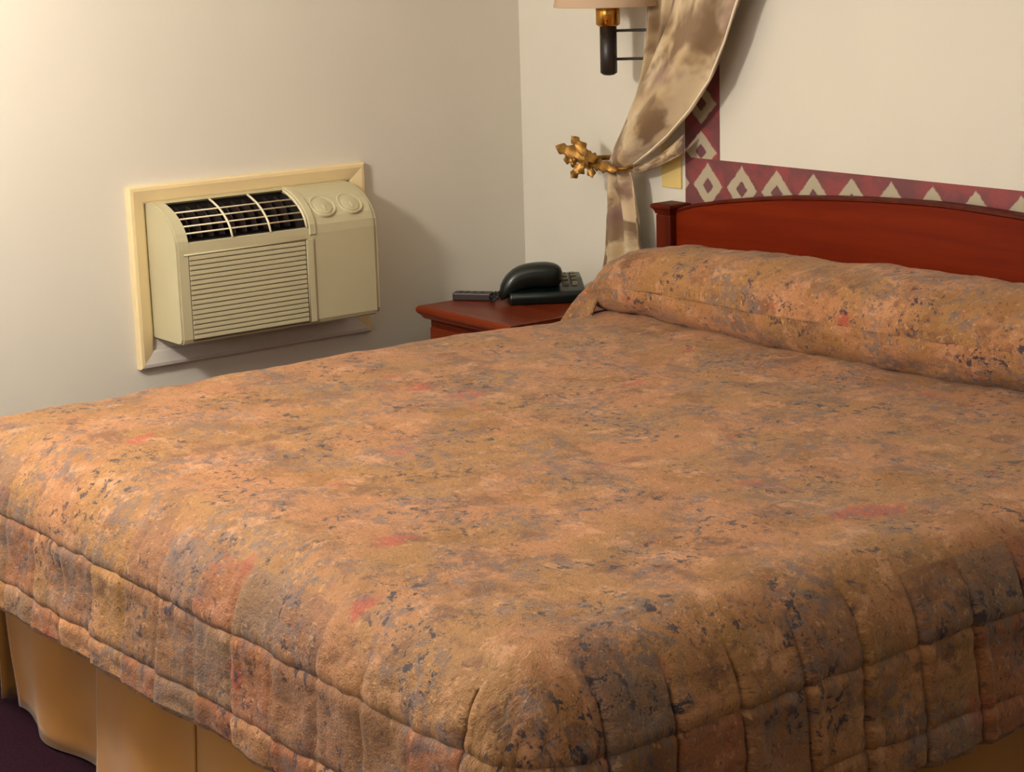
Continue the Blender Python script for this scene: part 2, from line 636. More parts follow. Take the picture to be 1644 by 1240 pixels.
# ------------------------------------------------------------------ bedspread
def bedspread():
    root = thing('bedspread', (1.63, -1.0, TOP), 'quilted terracotta bedspread with mottled grey and coral print covering the bed and pillows', 'bedspread')
    r = 0.135
    ix0, ix1, iy0, iy1 = BEDX0 + r, BEDX1 - r, FOOT + r, -0.09
    arc = PI / 2 * r
    DROP = 0.187                       # straight part below the rounded edge
    Lmax = arc + DROP
    a0, a1 = ix0 - Lmax, ix1 + Lmax
    b0, b1 = iy0 - Lmax, iy1

    def ticks(*spans):
        out = []
        for lo, hi, st in spans:
            n = max(1, int(round((hi - lo) / st)))
            out += [lo + (hi - lo) * k / n for k in range(n)]
        return out + [spans[-1][1]]
    A_ = ticks((a0, ix0, 0.007), (ix0, ix1, 0.010), (ix1, a1, 0.0035))
    B_ = ticks((b0, iy0, 0.0035), (iy0, b1, 0.0075))
    na, nb = len(A_), len(B_)
    seam1, seam2 = arc + 0.002, arc + 0.136

    def ridge(d, w):
        return math.exp(-(d / w) ** 2)

    def pt(a, b):
        ex = (ix0 - a) if a < ix0 else ((a - ix1) if a > ix1 else 0.0)
        ey = (iy0 - b) if b < iy0 else 0.0
        sx = -1 if a < ix0 else 1
        px, py = min(max(a, ix0), ix1), max(b, iy0)
        L = min((ex ** 6 + ey ** 6) ** (1 / 6), Lmax * 1.1)
        top_wob = 0.010 * noise.noise((a * 2.2, b * 2.2, 0.3)) + 0.005 * noise.noise((a * 7, b * 7, 1.3)) + 0.002 * noise.noise((a * 22, b * 22, 4.0))
        if L <= 0:
            return Vector((px, py, TOP + top_wob)), Vector((0, 0, 1)), 0.0, 0.0, 0.0
        e = Vector((ex * sx, -ey, 0))
        n = e.normalized()
        ang = math.atan2(ey, ex)
        corner = math.sin(2 * ang)
        dl = max(0.0, L - arc)
        if L < arc:
            th = L / r
            h, z = r * math.sin(th), TOP - r * (1 - math.cos(th))
            nn = n * math.sin(th) + Vector((0, 0, math.cos(th)))
        else:
            h, z = r, TOP - r - dl
            nn = n.copy()
        left = (sx < 0 and ex > ey * 0.6)
        fl = 0.02 if left else 0.10
        h += dl * fl
        # ripples of the hanging cloth
        s = a if ey > ex else b
        amp = dl * (0.03 if left else 0.12) * (1 - corner) ** 2
        h += amp * (noise.noise((s * 5.0, 3.3 * (1 if ey > ex else 2), dl * 2)))
        if corner > 0.01:
            h += corner * dl * (0.12 + 0.16 * math.cos((ang - PI / 4) * 12.0)) * sstep(0, .15, dl) * (0.25 if (sx < 0 and ex > ey) else 1.0)
        p = Vector((px, py, z)) + n * h
        p.z += top_wob * (1 - sstep(0, arc, L))
        return p, nn, L, (a if ey > ex else b), corner

    verts, uvs, pan = [], [], []
    for i in range(na):
        a = A_[i]
        for j in range(nb):
            b = B_[j]
            p, nn, L, s, cor = pt(a, b)
            # quilting: puffed panels between stitched lines
            k = sstep(arc * 0.25, arc * 1.0, L)
            q = 0.0
            if L > 0:
                pitch = 0.1265
                side_r = (1.0 if (s == b and a > ix1) else 0.35) * max(0.0, 1 - cor * 2.5)
                d = ((s - (-1.55 if s == b else 1.753)) / pitch + 0.5) % 1.0 * pitch - pitch / 2
                d += 0.003 * noise.noise((s * 14, L * 14, 1))
                q -= side_r * 0.015 * k * ridge(d, 0.007)
                q += side_r * 0.008 * k * ridge(d - 0.013, 0.008)
                for sm, am in ((seam1, 0.015), (seam2, 0.014)):
                    dd = L - sm + (1 - cor) * (0.005 * noise.noise((s * 7, 5, 5)) + 0.002 * noise.noise((s * 40, 5, 5)))
                    if dd < 0:
                        q += am * 0.55 * math.exp(dd / 0.030) - am * 1.5 * math.exp(dd / 0.004)
                    else:
                        q += am * 0.75 * (1 - math.exp(-dd / 0.006)) * math.exp(-dd / 0.030) - am * 0.95 * math.exp(-dd / 0.005)
                q += 0.006 * k * noise.noise((a * 16, b * 16, 7)) + 0.003 * k * noise.noise((a * 40, b * 40, 2))
            else:
                q = 0.0015 * noise.noise((a * 40, b * 40, 9))
            q += 0.004 * noise.noise((a * 11, b * 11, 3))
            p = p + nn * (q - 0.010)
            verts.append(p - root.location)
            uvs.append((a, b))
            if L > arc * 0.45 and cor < 0.25:
                cell = math.floor((s - (-1.55 if s == b else 1.753)) / 0.1265)
                row = 0 if L < seam1 else (1 if L < seam2 else 2)
                pan.append(0.02 + 0.98 * random.Random(cell * 71 + row * 13 + (5 if s == b else 0)).random())
            else:
                pan.append(0.0)
    faces = grid_faces(na, nb)
    o = mesh_obj('quilt_panel', verts, faces, M['spread'], root, True, uvs)
    at_ = o.data.attributes.new('panel', 'FLOAT', 'POINT')
    at_.data.foreach_set('value', pan)
    if sum(pl.normal.z for pl in o.data.polygons) < 0:
        o.data.flip_normals()
    md = o.modifiers.new('thickness', 'SOLIDIFY')
    md.thickness = 0.012
    md.offset = 1

    # rolled hem along the lower edge
    hem = []
    for j in range(nb - 1, -1, -3):
        hem.append(0 * nb + j)
    for i in range(0, na, 3):
        hem.append(i * nb + 0)
    for j in range(0, nb, 3):
        hem.append((na - 1) * nb + j)
    pts = []
    for h_ in hem:
        v = verts[h_] + root.location
        if not pts or (v - pts[-1]).length > 0.006:
            pts.append(v)
    hv, hf, hu = [], [], []
    seg = 8
    for i, p in enumerate(pts):
        t = (pts[min(i + 1, len(pts) - 1)] - pts[max(i - 1, 0)])
        t.z = 0
        t.normalize()
        out = Vector((-t.y, t.x, 0))
        for k in range(seg):
            an = 2 * PI * k / seg
            q = p + out * (0.008 * math.cos(an)) + Vector((0, 0, 0.012 * math.sin(an)))
            hv.append(q - root.location)
            hu.append((i * 0.03, k * 0.01))
    for i in range(len(pts) - 1):
        for k in range(seg):
            k2 = (k + 1) % seg
            hf.append([i * seg + k, i * seg + k2, (i + 1) * seg + k2, (i + 1) * seg + k])
    mesh_obj('hem_roll', hv, hf, M['spread'], root, True, hu)

    # pillow roll: the folded-back head end drawn over the pillows
    nx, ns = 170, 64
    X0, X1 = 0.655, 2.605
    hp = [(0.655, 0.075), (0.70, 0.125), (0.77, 0.152), (0.94, 0.178), (1.1, 0.187), (1.3, 0.195), (1.5, 0.2), (1.7, 0.206), (2.3, 0.2), (2.5, 0.17), (2.605, 0.08)]
    fr = [(0.655, -0.315), (0.75, -0.33), (0.96, -0.35), (1.34, -0.385), (1.7, -0.385), (2.05, -0.34), (2.6, -0.32)]
    vs, uv = [], []
    for i in range(nx):
        x = X0 + (X1 - X0) * i / (nx - 1)
        e = min(1.0, min(x - X0, X1 - x) / 0.05)
        ends = math.sqrt(max(0.0, 1 - (1 - e) ** 2)) * 0.9 + 0.1 if e < 1 else 1.0
        h = interp(x, hp)
        yf, yb = interp(x, fr), -0.085
        cy, ry = (yf + yb) / 2, (yb - yf) / 2 * (0.55 + 0.45 * ends)
        cz, rz = TOP - 0.015 + h / 2 + 0.006, (h / 2 + 0.008) * (0.35 + 0.65 * ends)
        for k in range(ns):
            an = 2 * PI * k / (ns - 1)
            ca, sa = math.cos(an), math.sin(an)
            y = cy - ry * math.copysign(abs(ca) ** 0.80, ca)
            z = cz + rz * math.copysign(abs(sa) ** 0.85, sa)
            nrm = Vector((0, -ca, sa))
            wob = 0.010 * noise.noise((x * 4, an * 1.1, 1)) + 0.006 * noise.noise((x * 13, an * 2.5, 6)) + 0.003 * noise.noise((x * 40, an * 7, 8))
            p = Vector((x, y, z)) + nrm * wob
            p.y = min(p.y, -0.075)
            vs.append(p - root.location)
            uv.append((x + 5.3, an * 0.12 + 2.0))
    mesh_obj('pillow_cover', vs, grid_faces(nx, ns), M['spread'], root, True, uv)

    # flap of cloth at the nightstand end of the pillows
    outer = [(0.655, -0.415, 0.606), (0.636, -0.34, 0.662), (0.626, -0.27, 0.704), (0.626, -0.19, 0.732), (0.632, -0.085, 0.738)]
    inner = [(0.735, -0.365, 0.640), (0.705, -0.31, 0.69), (0.715, -0.25, 0.745), (0.735, -0.18, 0.775), (0.735, -0.085, 0.755)]
    vs, uv = [], []
    nu, nv = 25, 10
    for i in range(nu):
        t = i / (nu - 1) * (len(outer) - 1)
        k = min(int(t), len(outer) - 2)
        f = t - k
        A = Vector(outer[k]).lerp(Vector(outer[k + 1]), f)
        B = Vector(inner[k]).lerp(Vector(inner[k + 1]), f)
        for j in range(nv):
            g = j / (nv - 1)
            p = A.lerp(B, g)
            p.z += 0.012 * math.sin(PI * g) * (i / nu) - 0.030 * math.sin(PI * g) * (1 - i / nu)
            p.z += 0.003 * noise.noise((p.x * 30, p.y * 30, 2))
            vs.append(p - root.location)
            uv.append((p.x + 1, p.y + 3))
    fl = mesh_obj('side_flap', vs, grid_faces(nu, nv), M['spread'], root, True, uv)
    md = fl.modifiers.new('thickness', 'SOLIDIFY')
    md.thickness = 0.007
    return root


bedspread()


# ------------------------------------------------------------------ bed skirt
def bed_skirt():
    root = thing('bed_skirt', (1.63, -1.0, 0), 'ochre gold pleated bed skirt hanging to the floor below the bedspread', 'bed skirt')
    zt, zb = 0.40, 0.006

    def panel(pts_fn, n, nv=14):
        vs = []
        for i in range(n):
            t = i / (n - 1)
            for j in range(nv):
                g = j / (nv - 1)
                vs.append(pts_fn(t, g) - root.location)
        o = mesh_obj('skirt_panel', vs, grid_faces(n, nv), M['skirt'], root, True)
        md = o.modifiers.new('thickness', 'SOLIDIFY')
        md.thickness = 0.003
        return o

    def foot(xa, xb, y, amp, fl):
        def fn(t, g):
            x = lerp(xa, xb, t)
            yy = y - fl * g - amp * (0.25 + g) * (0.5 + 0.5 * math.sin(x * 15 + 2.0 * noise.noise((x * 2, 0, g)))) - 0.02 * g * noise.noise((x * 6, 3, g * 1.5))
            return Vector((x, yy, lerp(zt, zb, g)))
        return fn
    panel(foot(0.72, 1.235, -1.985, 0.018, 0.0), 60)
    panel(foot(1.215, 1.60, -2.000, 0.020, 0.025), 50)
    panel(foot(1.59, 2.08, -1.994, 0.020, 0.03), 60)
    panel(foot(2.07, 2.56, -2.000, 0.020, 0.02), 60)

    def side(x, sgn, ya, yb):
        def fn(t, g):
            y = lerp(ya, yb, t)
            return Vector((x + sgn * (0.015 * g + 0.018 * (0.25 + g) * (0.5 + 0.5 * math.sin(y * 15 + noise.noise((y * 2, 1, g))))), y, lerp(zt, zb, g)))
        return fn
    panel(side(2.575, 1, -1.985, -1.36), 60)
    panel(side(2.572, 1, -1.37, -0.74), 60)
    panel(side(2.575, 1, -0.75, -0.10), 60)
    panel(side(0.69, -1, -1.985, -0.10), 120)


bed_skirt()


# ------------------------------------------------------------------ air conditioner
def air_conditioner():
    Y0, Y1, ZB, ZT = -1.232, -0.625, 0.607, 0.962
    root = thing('air_conditioner', (0, (Y0 + Y1) / 2, ZB), 'cream through-the-wall air conditioner with louvred top vent and slatted front', 'air conditioner')
    # rounded profile (x out of wall, z), bottom to top
    curve = [(0.160, 0.850), (0.158, 0.872), (0.150, 0.892), (0.136, 0.910), (0.118, 0.926), (0.098, 0.939), (0.076, 0.949), (0.052, 0.957), (0.030, 0.961)]
    prof = [(0.0, ZB), (0.148, ZB), (0.156, ZB + 0.004), (0.160, ZB + 0.014)] + curve + [(0.0, ZT)]

    def cx(z):
        return interp(z, [(c[1], c[0]) for c in curve])
    ya, yb = -1.196, -0.842           # vent opening
    # body in one mesh: two solid ends, and a middle with the vent notch
    bm = bmesh.new()

    def extrude(poly, a, b):
        v1 = [bm.verts.new((p[0], a, p[1])) for p in poly]
        v2 = [bm.verts.new((p[0], b, p[1])) for p in poly]
        n = len(poly)
        bm.faces.new(v1)
        bm.faces.new(v2[::-1])
        for i in range(n):
            bm.faces.new([v1[i], v1[(i + 1) % n], v2[(i + 1) % n], v2[i]])
    extrude(prof, Y0 + 0.006, ya)
    # slim recessed side skin
    extrude([(p[0] * 0.985, ZB + 0.003 + (p[1] - ZB) * 0.985) for p in prof], Y0, Y0 + 0.006)
    mid = [(0.0, ZB), (0.148, ZB), (0.156, ZB + 0.004), (0.160, ZB + 0.014), (0.160, 0.850), (0.159, 0.866), (0.150, 0.868), (0.055, 0.852), (0.02, 0.90), (0.024, 0.953), (0.038, 0.953), (0.046, 0.9585), (0.030, 0.961), (0.0, ZT)]
    extrude(mid, ya, yb)
    extrude(prof, yb, Y1 - 0.012)
    extrude([(p[0] * 0.975, ZB + 0.004 + (p[1] - ZB) * 0.978) for p in prof], Y1 - 0.012, Y1)
    bm.transform(Matrix.Translation(-root.location))
    bm_obj('body', bm, M['ac'], root)
    # dark cavity lining
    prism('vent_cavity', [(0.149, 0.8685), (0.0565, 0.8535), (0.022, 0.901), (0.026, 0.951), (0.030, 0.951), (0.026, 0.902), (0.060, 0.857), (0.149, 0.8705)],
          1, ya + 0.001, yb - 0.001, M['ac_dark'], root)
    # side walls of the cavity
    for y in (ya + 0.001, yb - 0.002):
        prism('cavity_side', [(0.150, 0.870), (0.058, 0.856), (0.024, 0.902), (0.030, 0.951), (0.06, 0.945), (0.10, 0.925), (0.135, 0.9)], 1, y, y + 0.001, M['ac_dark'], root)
    # louvre bars
    cc = [(0.1565, 0.872), (0.149, 0.8905), (0.136, 0.907), (0.117, 0.9235), (0.094, 0.938), (0.066, 0.9495)]
    for (x, z) in cc[1:5]:
        tube('louvre_bar', [(x, ya, z), (x, yb, z)], 0.0022, M['ac_pale'], root, 6)
    arcp = [(x + 0.001, z + 0.001) for x, z in ([(0.158, 0.868)] + cc[1:] + [(0.046, 0.956)])]
    for f in (0.36, 0.68):
        y = lerp(ya, yb, f)
        tube('louvre_divider', [(x, y, z) for x, z in arcp], 0.0032, M['ac_pale'], root, 6)
    tube('louvre_divider', [(x, yb - 0.004, z) for x, z in arcp], 0.0034, M['ac_pale'], root, 6)
    # dark vanes deep in the vent
    for k in range(10):
        y = lerp(ya + 0.03, yb - 0.03, k / 9)
        prism('inner_vane', [(0.115, 0.872), (0.052, 0.862), (0.036, 0.90), (0.040, 0.944), (0.07, 0.934), (0.1, 0.912)], 1, y, y + 0.003, M['ac_vane'], root)
    # raised rib between vent and controls
    rib = []
    off = 0.006
    pts = [(0.160, 0.846)] + curve[1:]
    vs = []
    for x, z in pts:
        t = Vector((1, 0, 1)).normalized()
        vs += [(x - 0.004, yb, z - 0.003), (x + off * t.x, yb + 0.003, z + off * t.z), (x + off * t.x, yb + 0.020, z + off * t.z), (x - 0.004, yb + 0.027, z - 0.003)]
    fs = [[i * 4 + k, i * 4 + (k + 1) % 4, (i + 1) * 4 + (k + 1) % 4, (i + 1) * 4 + k] for i in range(len(pts) - 1) for k in range(4)]
    fs += [[0, 1, 2, 3], [len(vs) - 4 + k for k in range(4)]]
    mesh_obj('control_rib', at(root, vs), fs, M['ac'], root)
    # two round dials on the sloping control area
    for dy in (-0.775, -0.690):
        z = 0.916
        x = cx(z)
        nrm = Vector((0.62, 0, 0.78))
        rot = nrm.to_track_quat('Z', 'Y').to_matrix().to_4x4()
        Mx = Matrix.Translation((x - 0.004, dy, z - 0.003)) @ rot
        d = lathe('dial', [(0.0, 0.006), (0.024, 0.006), (0.028, 0.004), (0.029, 0.0)], None, M['ac'], root, 28, Mx)
        lathe('dial_ring', [(0.031, 0.0), (0.032, 0.005), (0.035, 0.007), (0.0375, 0.005), (0.0385, 0.0)], None, M['ac'], d, 28, Mx)
        b = box_bm((-0.003, -0.020, 0.005), (0.003, 0.0, 0.009), 0.0015, 2)
        b.transform(Mx)
        b.transform(Matrix.Translation(-root.location))
        bm_obj('dial_grip', b, M['ac'], d)
    # front grille: margin frame and slats
    gy0, gy1, gz0, gz1 = -1.212, -0.850, 0.616, 0.838
    gr = box('grille_back', (0.1595, gy0 + 0.012, gz0), (0.1605, gy1, gz1), M['ac_gap'], root)
    tube('grille_edge', [(0.161, gy0, gz1), (0.161, gy1, gz1)], 0.0025, M['ac'], gr, 6)
    tube('grille_edge', [(0.161, gy1, gz1), (0.161, gy1, gz0)], 0.0025, M['ac'], gr, 6)
    me = None
    N = 17
    pitch = (gz1 - gz0 - 0.006) / N
    for k in range(N):
        z = gz0 + 0.004 + pitch * k
        # tilted slat with its lower lip proud, leaving a thin dark gap
        poly = [(0.160, z), (0.1632, z), (0.1640, z + 0.002), (0.1634, z + pitch * 0.84), (0.160, z + pitch * 0.84)]
        if me is None:
            s = prism('slat', poly, 1, gy0 + 0.014, gy1 - 0.006, M['ac'], gr)
            me = s.data
            zz = z
        else:
            s = bpy.data.objects.new('slat', me)
            col.objects.link(s)
            s.parent = gr
            s.location = (0, 0, z - zz)
    box('grille_margin', (0.160, gy1 + 0.002, gz0), (0.164, gy1 + 0.020, gz1), M['ac'], gr, 0.0015)
    return root


air_conditioner()


def ac_frame():
    y0, y1, z0, z1 = -1.283, -0.566, 0.530, 1.005
    w = 0.046
    root = thing('wall_frame', (0, y0, z0), 'cream painted mitred wooden frame around the wall air conditioner', 'frame')
    # profile across a board: (distance inward from outer edge, thickness out of wall)
    prof = [(0.0, 0.0), (0.0, 0.016), (0.004, 0.021), (0.012, 0.022), (w - 0.006, 0.014), (w, 0.010), (w, 0.0)]
    n = len(prof)

    def board(kind):
        vs = []
        for end in (0, 1):
            for d, h in prof:
                if kind == 'top':
                    vs.append((h, (y0 + d) if end == 0 else (y1 - d), z1 - d))
                if kind == 'bottom':
                    vs.append((h, (y0 + d) if end == 0 else (y1 - d), z0 + d))
                if kind == 'left':
                    vs.append((h, y0 + d, (z0 + d) if end == 0 else (z1 - d)))
                if kind == 'right':
                    vs.append((h, y1 - d, (z0 + d) if end == 0 else (z1 - d)))
        fs = [[k, (k + 1) % n, n + (k + 1) % n, n + k] for k in range(n)] + [list(range(n)), list(range(n, 2 * n))]
        mesh_obj('frame_board', at(root, vs), fs, M['board_shade'] if kind == 'bottom' else M['frame'], root)  # bottom board greyed to carry the air conditioner's shade
    for k in ('top', 'bottom', 'left', 'right'):
        board(k)


ac_frame()


# ------------------------------------------------------------------ nightstand
NZ = 0.615


def nightstand():
    x0, x1, y0, y1 = 0.165, 0.585, -0.505, -0.11
    root = thing('nightstand', ((x0 + x1) / 2, (y0 + y1) / 2, 0), 'reddish brown wooden nightstand in the corner beside the bed', 'nightstand')
    # top board with rounded moulded lip
    lev = [(0.010, NZ - 0.036), (0.006, NZ - 0.030), (0.003, NZ - 0.026), (-0.002, NZ - 0.022), (-0.006, NZ - 0.014), (-0.005, NZ - 0.006), (0.000, NZ - 0.001), (0.006, NZ)]
    vs = []
    for d, z in lev:
        vs += [(x0 + d, y0 + d, z), (x1 - max(d, 0), y0 + d, z), (x1 - max(d, 0), y1 - max(d, 0), z), (x0 + d, y1 - max(d, 0), z)]
    fs = [[i * 4 + k, i * 4 + (k + 1) % 4, (i + 1) * 4 + (k + 1) % 4, (i + 1) * 4 + k] for i in range(len(lev) - 1) for k in range(4)]
    fs += [[0, 1, 2, 3], [len(vs) - 4 + k for k in range(4)]]
    mesh_obj('top_board', at(root, vs), fs, M['ns'], root)
    bx0, bx1, by0, by1 = x0 + 0.022, x1 - 0.012, y0 + 0.022, y1 - 0.005
    box('body', (bx0, by0 + 0.002, 0.06), (bx1, by1, NZ - 0.036), M['ns_dark'], root, 0.003)
    for (zb, zt) in ((0.43, 0.56), (0.09, 0.42)):
        d = box('drawer' if zb > 0.4 else 'door', (bx0 + 0.02, by0 - 0.016, zb), (bx1 - 0.02, by0 + 0.001, zt), M['ns'], root, 0.004)
        kx = (bx0 + bx1) / 2 if zb > 0.4 else bx0 + 0.06
        kz = (zb + zt) / 2
        Mx = Matrix.Translation((kx, by0 - 0.015, kz)) @ Matrix.Rotation(PI / 2, 4, 'X')
        lathe('knob', [(0.006, 0.0), (0.005, 0.008), (0.012, 0.014), (0.013, 0.019), (0.008, 0.024), (0.0, 0.025)], None, M['brass'], d, 20, Mx)
    for x in (bx0, bx1 - 0.035):
        for y in (by0 + 0.002, by1 - 0.035):
            box('foot', (x, y, 0), (x + 0.035, y + 0.035, 0.06), M['ns_dark'], root, 0.003)


nightstand()


# ------------------------------------------------------------------ telephone
def telephone():
    root = thing('telephone', (0.345, -0.225, NZ), 'dark green corded desk telephone on the nightstand', 'telephone')
    root.rotation_euler.z = math.radians(-33)      # local +x faces the camera side, local y runs along the handset
    # sloping base: profile in local (x, z), extruded along y
    prof = [(-0.085, 0.0), (-0.09, 0.05), (-0.080, 0.062), (-0.02, 0.056), (0.070, 0.034), (0.078, 0.022), (0.072, 0.0)]
    vs = []
    n = len(prof)
    b = prism('base', prof, 1, -0.085, 0.125, M['phone'], None, 0.006, True)
    b.parent = root
    # keypad plate at the far end of the base, with keys
    for r in range(4):
        for c in range(3):
            y = 0.050 + c * 0.025
            x = -0.055 + r * 0.026
            z = interp(x, [(-0.08, 0.062), (-0.02, 0.056), (0.07, 0.034)])
            k = box('key', (x - 0.008, y - 0.008, z - 0.004), (x + 0.008, y + 0.008, z + 0.006), M['phone_key'], None, 0.002)
            k.parent = root
    # handset: broad arched grip with swollen ends
    n, seg = 30, 20
    vs, fs = [], []
    for i in range(n):
        t = i / (n - 1)
        y = lerp(-0.112, 0.066, t)
        bend = (2 * t - 1) ** 2
        end = max(0.0, 1 - abs(2 * t - 1) ** 4) ** 0.5
        rw = (0.034 + 0.006 * bend) * (0.1 + 0.9 * end)
        rh = (0.034 + 0.006 * bend) * (0.1 + 0.9 * end)
        zc = 0.066 + 0.022 * t - 0.030 * bend * (1.35 - 0.9 * t)
        for k in range(seg):
            a = 2 * PI * k / seg
            vs.append((0.036 + rw * math.copysign(abs(math.cos(a)) ** 0.85, math.cos(a)), y, zc + rh * math.copysign(abs(math.sin(a)) ** 0.85, math.sin(a))))
    for i in range(n - 1):
        for k in range(seg):
            fs.append([i * seg + k, i * seg + (k + 1) % seg, (i + 1) * seg + (k + 1) % seg, (i + 1) * seg + k])
    fs += [list(range(seg)), [(n - 1) * seg + k for k in range(seg)]]
    mesh_obj('handset', vs, fs, M['phone'], root, True)
    # coiled cord from the handset end
    pts = []
    turns = 12
    path = [Vector((0.036, -0.108, 0.030)), Vector((0.02, -0.128, 0.010)), Vector((-0.03, -0.132, 0.009)), Vector((-0.07, -0.115, 0.009)), Vector((-0.075, -0.084, 0.012))]
    for i in range(turns * 10 + 1):
        t = i / (turns * 10) * (len(path) - 1)
        k = min(int(t), len(path) - 2)
        p = path[k].lerp(path[k + 1], t - k)
        a = i / 10 * 2 * PI
        pts.append(p + Vector((0.0065 * math.cos(a) * 0.6, 0.0065 * math.cos(a) * 0.8, 0.0065 * math.sin(a))))
    c = tube('coiled_cord', pts, 0.0022, M['cord'], None, 6)
    c.parent = root
    return root


telephone()


def remote():
    root = thing('remote_control', (0.205, -0.352, NZ), 'small flat dark remote control lying left of the telephone', 'remote control')
    root.rotation_euler.z = math.radians(38)
    b = box('case', (-0.05, -0.02, 0), (0.06, 0.02, 0.022), M['remote'], None, 0.004, 2)
    b.parent = root
    for i in range(4):
        for j in range(2):
            k = box('button', (-0.035 + i * 0.02, -0.010 + j * 0.013, 0.021), (-0.025 + i * 0.02, -0.003 + j * 0.013, 0.0235), M['cord'], None, 0.001)
            k.parent = root


remote()


# ------------------------------------------------------------------ switch plate
def switch_plate():
    root = thing('switch_plate', (0.654, 0, 0.985), 'yellowed cream switch plate on the wall beside the border', 'switch plate')
    box('plate', (0.615, -0.006, 0.930), (0.693, 0, 1.045), M['plate'], root, 0.003)
    box('toggle', (0.649, -0.016, 1.0), (0.659, -0.005, 1.02), M['plate'], root, 0.002)


switch_plate()


# ------------------------------------------------------------------ wall lamp
def wall_lamp():
    LX, LY = 0.545, -0.125
    root = thing('wall_lamp', (0.70, 0, 1.3), 'black and brass swing-arm wall lamp with a pink-beige shade', 'lamp')
    box('wall_bracket', (0.675, -0.022, 1.235), (0.725, 0, 1.385), M['brass'], root, 0.004)
    for z in (1.349, 1.275):
        tube('arm', [(LX, LY, z), (0.64, -0.045, z + 0.001), (0.70, -0.016, z + 0.002)], 0.0038, M['black'], root, 8)
    lathe('stem', [(0.0, 1.232), (0.014, 1.234), (0.0225, 1.240), (0.0225, 1.360), (0.0, 1.361)], (LX, LY, 0), M['black'], root, 24)
    s = lathe('socket', [(0.0, 1.358), (0.020, 1.358), (0.026, 1.362), (0.032, 1.366), (0.032, 1.422), (0.026, 1.428), (0.0, 1.428)], (LX, LY, 0), M['brass'], root, 28)
    tube('switch_key', [(LX + 0.02, LY - 0.02, 1.372), (LX + 0.034, LY - 0.034, 1.372)], 0.004, M['brass'], s, 8)
    lathe('shade', [(0.142, 1.413), (0.144, 1.416), (0.088, 1.62), (0.086, 1.62), (0.139, 1.416), (0.139, 1.413), (0.142, 1.413)], (LX, LY, 0), M['shade'], root, 48)
    for k in range(3):
        a = 2 * PI * k / 3 + 0.4
        tube('spider_wire', [(LX, LY, 1.60), (LX + 0.087 * math.cos(a), LY + 0.087 * math.sin(a), 1.612)], 0.0015, M['brass'], root, 6)
    tube('harp_rod', [(LX, LY, 1.42), (LX, LY, 1.605)], 0.0025, M['brass'], root, 6)


wall_lamp()


